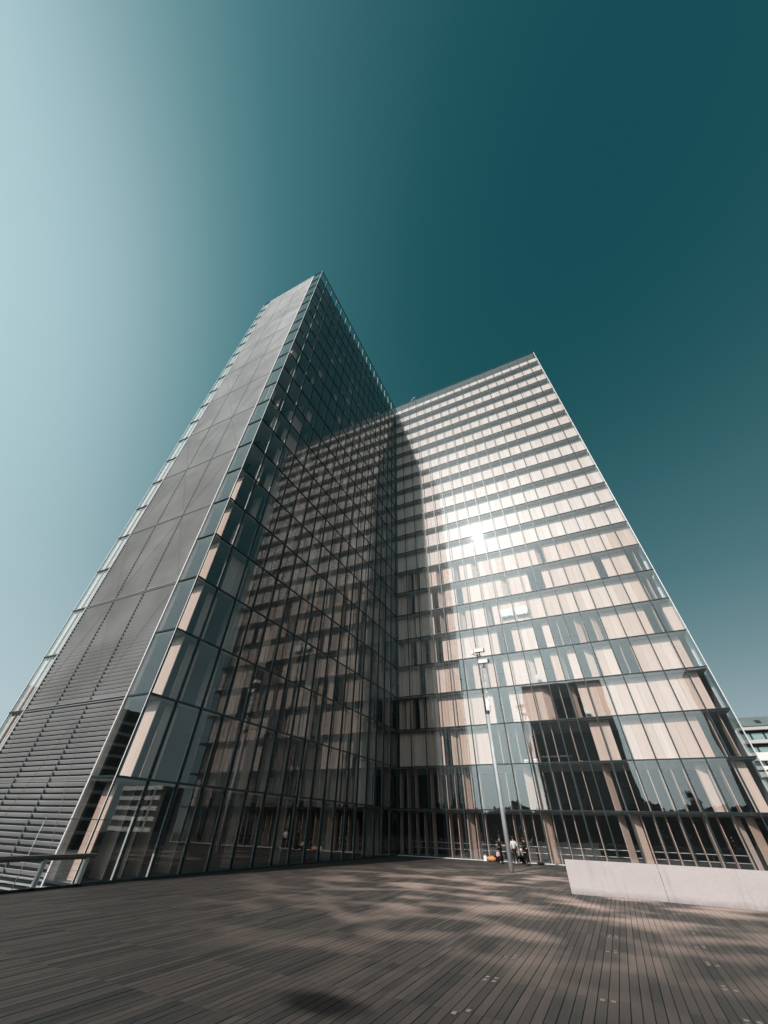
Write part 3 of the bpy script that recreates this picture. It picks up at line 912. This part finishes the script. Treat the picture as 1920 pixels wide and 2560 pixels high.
person('person in a pink and white top sitting on the deck left of the mast', 10.55, -1.55, math.radians(-150), SIT, PINK, BLACK, WSHOE)
person('person in dark clothes and white cap sitting on the deck between the two standing people', 12.55, -1.1, math.radians(150), SIT, NAVY, BLACK, WSHOE, hat=WSHOE)

# bags
ORANGE = cloth('orange_cloth', (0.60, 0.30, 0.12)); 
b = thing('bag', 'orange cloth bag with black strap lying on the deck left of the group', 'bag', (9.65, -0.62, 0), 0.2)
MB().blob((0, 0, 0.17), (0.46, 0.24, 0.19), 18, 10, lambda p: Vector((p.x * (1 + 0.12 * math.sin(5 * p.z)), p.y, max(p.z, -0.85) * (1.0 + 0.18 * math.sin(6 * p.x))))).build('sack', ORANGE, b, True)
MB().path([(0.2, -0.1, 0.32), (0.42, -0.14, 0.36), (0.58, -0.1, 0.20), (0.62, -0.1, 0.03)], 0.03).build('strap', BLACK, b, True)
MB().blob((0.40, 0.02, 0.17), (0.10, 0.23, 0.16)).build('flap', BLACK, b, True)
b = thing('bag', 'small flat black bag lying on the deck right of the group', 'bag', (14.05, -1.6, 0), 0.3)
MB().blob((0, 0, 0.09), (0.30, 0.16, 0.11), 16, 8, lambda p: Vector((p.x, p.y, max(p.z, -0.8)))).build('sack', BLACK, b, True)
MB().path([(-0.25, 0, 0.1), (-0.42, -0.05, 0.05), (-0.55, -0.03, 0.02)], 0.02).build('strap', BLACK, b, True)
b = thing('paper_bag', 'small white paper bag standing against the glass left of the orange bag', 'paper bag', (9.0, -0.4, 0), 0.1)
MB().box(-0.13, 0.13, -0.07, 0.07, 0, 0.36).build('bag_body', M['white'], b)
MB().path([(-0.06, 0, 0.36), (-0.05, 0, 0.44), (0.05, 0, 0.44), (0.06, 0, 0.36)], 0.008, 5).build('handle', M['trim'], b)

# ------------------------------------------------------------------ buildings and trees around
bgw = plain('pale_render', (0.66, 0.64, 0.61), 0.7, 0, 0.06, 0.3)
bgs = plain('grey_render', (0.42, 0.41, 0.38), 0.7, 0, 0.06, 0.3)
bgr = plain('zinc_roof', (0.17, 0.21, 0.20), 0.5, 0.2, 0.1, 0.2)
bgd = plain('dark_recess', (0.02, 0.026, 0.028), 0.8)
bgg = plain('window_glass', (0.16, 0.25, 0.25), 0.08, 0.0, 0.2, 0.4, 0.9)
ap = thing('apartment_building', 'pale banded apartment block with grey roof beyond the right end of the tower', 'building', (46, 90, -6))
Wd = 62
mb = MB(); mb.box(0, Wd, 1.2, 14, 0, 29.2); mb.build('wall', bgd, ap)
mb = MB(); mb.quad_prism([(0, -0.2, 29.25), (0, 3.5, 31.8), (0, 14, 31.8), (0, 14, 29.25)], (Wd, 0, 0)); roof = mb.build('roof', bgr, ap)
for k in range(5):
    x = 13.8 + 11 * k
    mb = MB(); mb.quad_prism([(x, 0.75, 30.05), (x, 1.75, 30.75), (x, 1.72, 30.80), (x, 0.72, 30.10)], (1.1, 0, 0)); mb.build('skylight', bgd, roof)
bands = [(28.5, 29.24, bgs, 0.0), (25.7, 26.4, bgs, 0.0), (22.2, 23.8, bgw, -0.1), (20.4, 21.1, bgw, -0.1), (19.0, 20.0, bgw, -0.1), (15.6, 16.9, bgw, -0.1), (12.2, 13.5, bgw, -0.1), (8.8, 10.1, bgw, -0.1), (5.4, 6.7, bgw, -0.1), (0, 3.0, bgw, -0.1)]
for z0, z1, m, y in bands:
    MB().box(-0.1, Wd + 0.1, y, 1.19, z0, z1).build('balcony_band', m, ap)
wins = [(26.4, 27.9), (23.8, 25.0), (21.12, 22.15), (16.95, 18.9), (13.55, 15.5), (10.15, 12.1), (6.75, 8.7), (3.05, 5.3)]
wm = {}
for z0, z1 in wins:
    k = 0
    x = 0.6
    while x < Wd - 2.6:
        w = 2.3
        kk = round(z1 - z0, 2)
        if kk not in wm:
            wmb = MB().box(0, w, 0, 0.05, 0, z1 - z0); wm[kk] = wmb.mesh('window'); wm[kk].materials.append(bgg)
        if x < 40: put('window', wm[kk], ap, (x, 1.12, z0))
        x += 2.75; k += 1
for z0, z1 in wins:
    mb = MB(); x = 0.6 + 2.75 * 15
    while x < Wd - 2.6:
        mb.box(x, x + 2.3, 1.12, 1.17, z0, z1); x += 2.75
    stuff(mb.build('window', bgg, ap))

lb = thing('terrace_block', 'low pale banded block mirrored in the ground floor corner of the shaded face', 'building', (150, 90, -6))
MB().box(0, 26, 0.6, 12, 0, 19.0).build('wall', bgd, lb)
for k in range(5): MB().box(-0.1, 26.1, 0.0, 0.59, 3.4 * k + 4.2, 3.4 * k + 5.6).build('balcony_band', bgw, lb)
MB().box(3.0, 4.0, -0.3, -0.01, 0, 18.5).build('stair_tower', bgs, lb)
# the opposite towers across the garden, met in the reflections
def far_tower(label, x0, x1, y):
    t = thing('glass_tower', label, 'building', (x0, y, -6), 0, 'towers across the garden')
    w = x1 - x0
    MB().box(0.3, w - 0.3, -13.5, -0.3, 0, 84.9).build('core', bgd, t)
    MB().box(0, w, -0.29, 0, 0, 84.9).build('facade', bgg, t)
    mb = MB()
    for i in range(1, 24): mb.box(-0.1, w + 0.1, 0.001, 0.12, 3.6 * i + 2.0 - 0.1, 3.6 * i + 2.0 + 0.1)
    mb.build('transom', M['mullion'], t)
    mb = MB()
    for c in range(int(w / 1.83) + 1): mb.box(c * 1.83 - 0.05, c * 1.83 + 0.05, 0.121, 0.2, 0, 84.9)
    mb.build('mullion', M['mullion'], t)
    return t
far_tower('dark glass tower mirrored in the middle panes of the long wing', -13.5, 36.8, -250)
far_tower('dark glass tower mirrored in the right-hand end panes of the long wing', 85.5, 130, -250)
cb = thing('city_block', 'long dark city block across the street, mirrored in the lower louvres', 'building', (-150, -190, -6))
MB().box(-20, 0, 0, 150, 0, 42).build('wall', bgd, cb)
mb = MB()
for k in range(1, 11): mb.box(0.001, 0.4, -0.2, 150.2, 3.7 * k, 3.7 * k + 0.9)
mb.build('band', bgs, cb)
leafm = NT('pine_leaf')
lc = leafm.mix(leafm.noise(leafm.pos, 0.6, 3), (0.025, 0.045, 0.022), (0.06, 0.095, 0.045))
leafm.bsdf(lc, 0.7)
bark = plain('bark', (0.09, 0.06, 0.045), 0.9)
rt = random.Random(5)
def tree_meshes():
    mb = MB()
    for k in range(16):
        a = rt.uniform(0, 2 * PI); h = rt.uniform(0, 1); r = rt.uniform(0.3, 4.2) * (1 - 0.55 * h); z = 1.5 + 11 * h
        cc = Vector((r * math.cos(a), r * math.sin(a), z)); R = rt.uniform(1.4, 2.6) * (1 - 0.35 * h)
        for q in range(110):
            d = Vector((rt.gauss(0, 1), rt.gauss(0, 1), rt.gauss(0, 0.7))).normalized() * R * rt.uniform(0.5, 1.0)
            p = cc + d; u = Vector((rt.gauss(0, 1), rt.gauss(0, 1), rt.gauss(0, 1))).normalized(); v = u.orthogonal().normalized()
            s = rt.uniform(0.3, 0.62); b0 = len(mb.v)
            mb.v += [tuple(p + u * s), tuple(p + v * s), tuple(p - u * s), tuple(p - v * s)]; mb.f.append((b0, b0 + 1, b0 + 2, b0 + 3))
    c = mb.mesh('crown'); c.materials.append(leafm.m)
    mb = MB().tube((0, 0, -3.5), (0.2, 0.1, 11), 0.32, 0.12)
    for k in range(6):
        a = 2 * PI * k / 6; mb.tube((0.15, 0.08, 8 + k * 0.5), (2.2 * math.cos(a), 2.2 * math.sin(a), 12 + k * 0.7), 0.12, 0.04, 6)
    tr = mb.mesh('trunk'); tr.materials.append(bark)
    return c, tr
crm, trm = tree_meshes()
TREES = ((31, 'left one of the two pines standing above the mirrored tree belt'), (53, 'right one of the two pines standing above the mirrored tree belt'))
for k, (x, lab) in enumerate(TREES):
    t = thing('pine_tree', lab, 'tree', (x, -200, 3.0), rt.uniform(0, 6), 'pines in the garden')
    s = rt.uniform(0.85, 1.15); t.scale = (s, s, s)
    put('crown', crm, t); put('trunk', trm, t)
# the garden's tree tops across the square: one uneven dark belt, met only in the reflections
mb = MB()
for q in range(20000):
    x = rt.uniform(-70, 190); y = -204 + rt.gauss(0, 4)
    hgt = 10.2 + 1.6 * math.sin(x * 0.21) + 1.2 * math.sin(x * 0.53 + 1.0) + 0.7 * math.sin(x * 1.3)
    p = Vector((x, y, -3 + (hgt + 3) * math.sqrt(rt.uniform(0, 1))))
    u = Vector((rt.gauss(0, 1), rt.gauss(0, 1), rt.gauss(0, 1))).normalized(); v = u.orthogonal().normalized()
    k = rt.uniform(0.7, 1.4); b0 = len(mb.v)
    mb.v += [tuple(p + u * k), tuple(p + v * k), tuple(p - u * k), tuple(p - v * k)]; mb.f.append((b0, b0 + 1, b0 + 2, b0 + 3))
belt = mb.build('tree_belt', leafm.m)
belt['label'] = 'dark belt of garden tree tops mirrored in the ground floor of the long wing'; belt['category'] = 'trees'
stuff(belt)
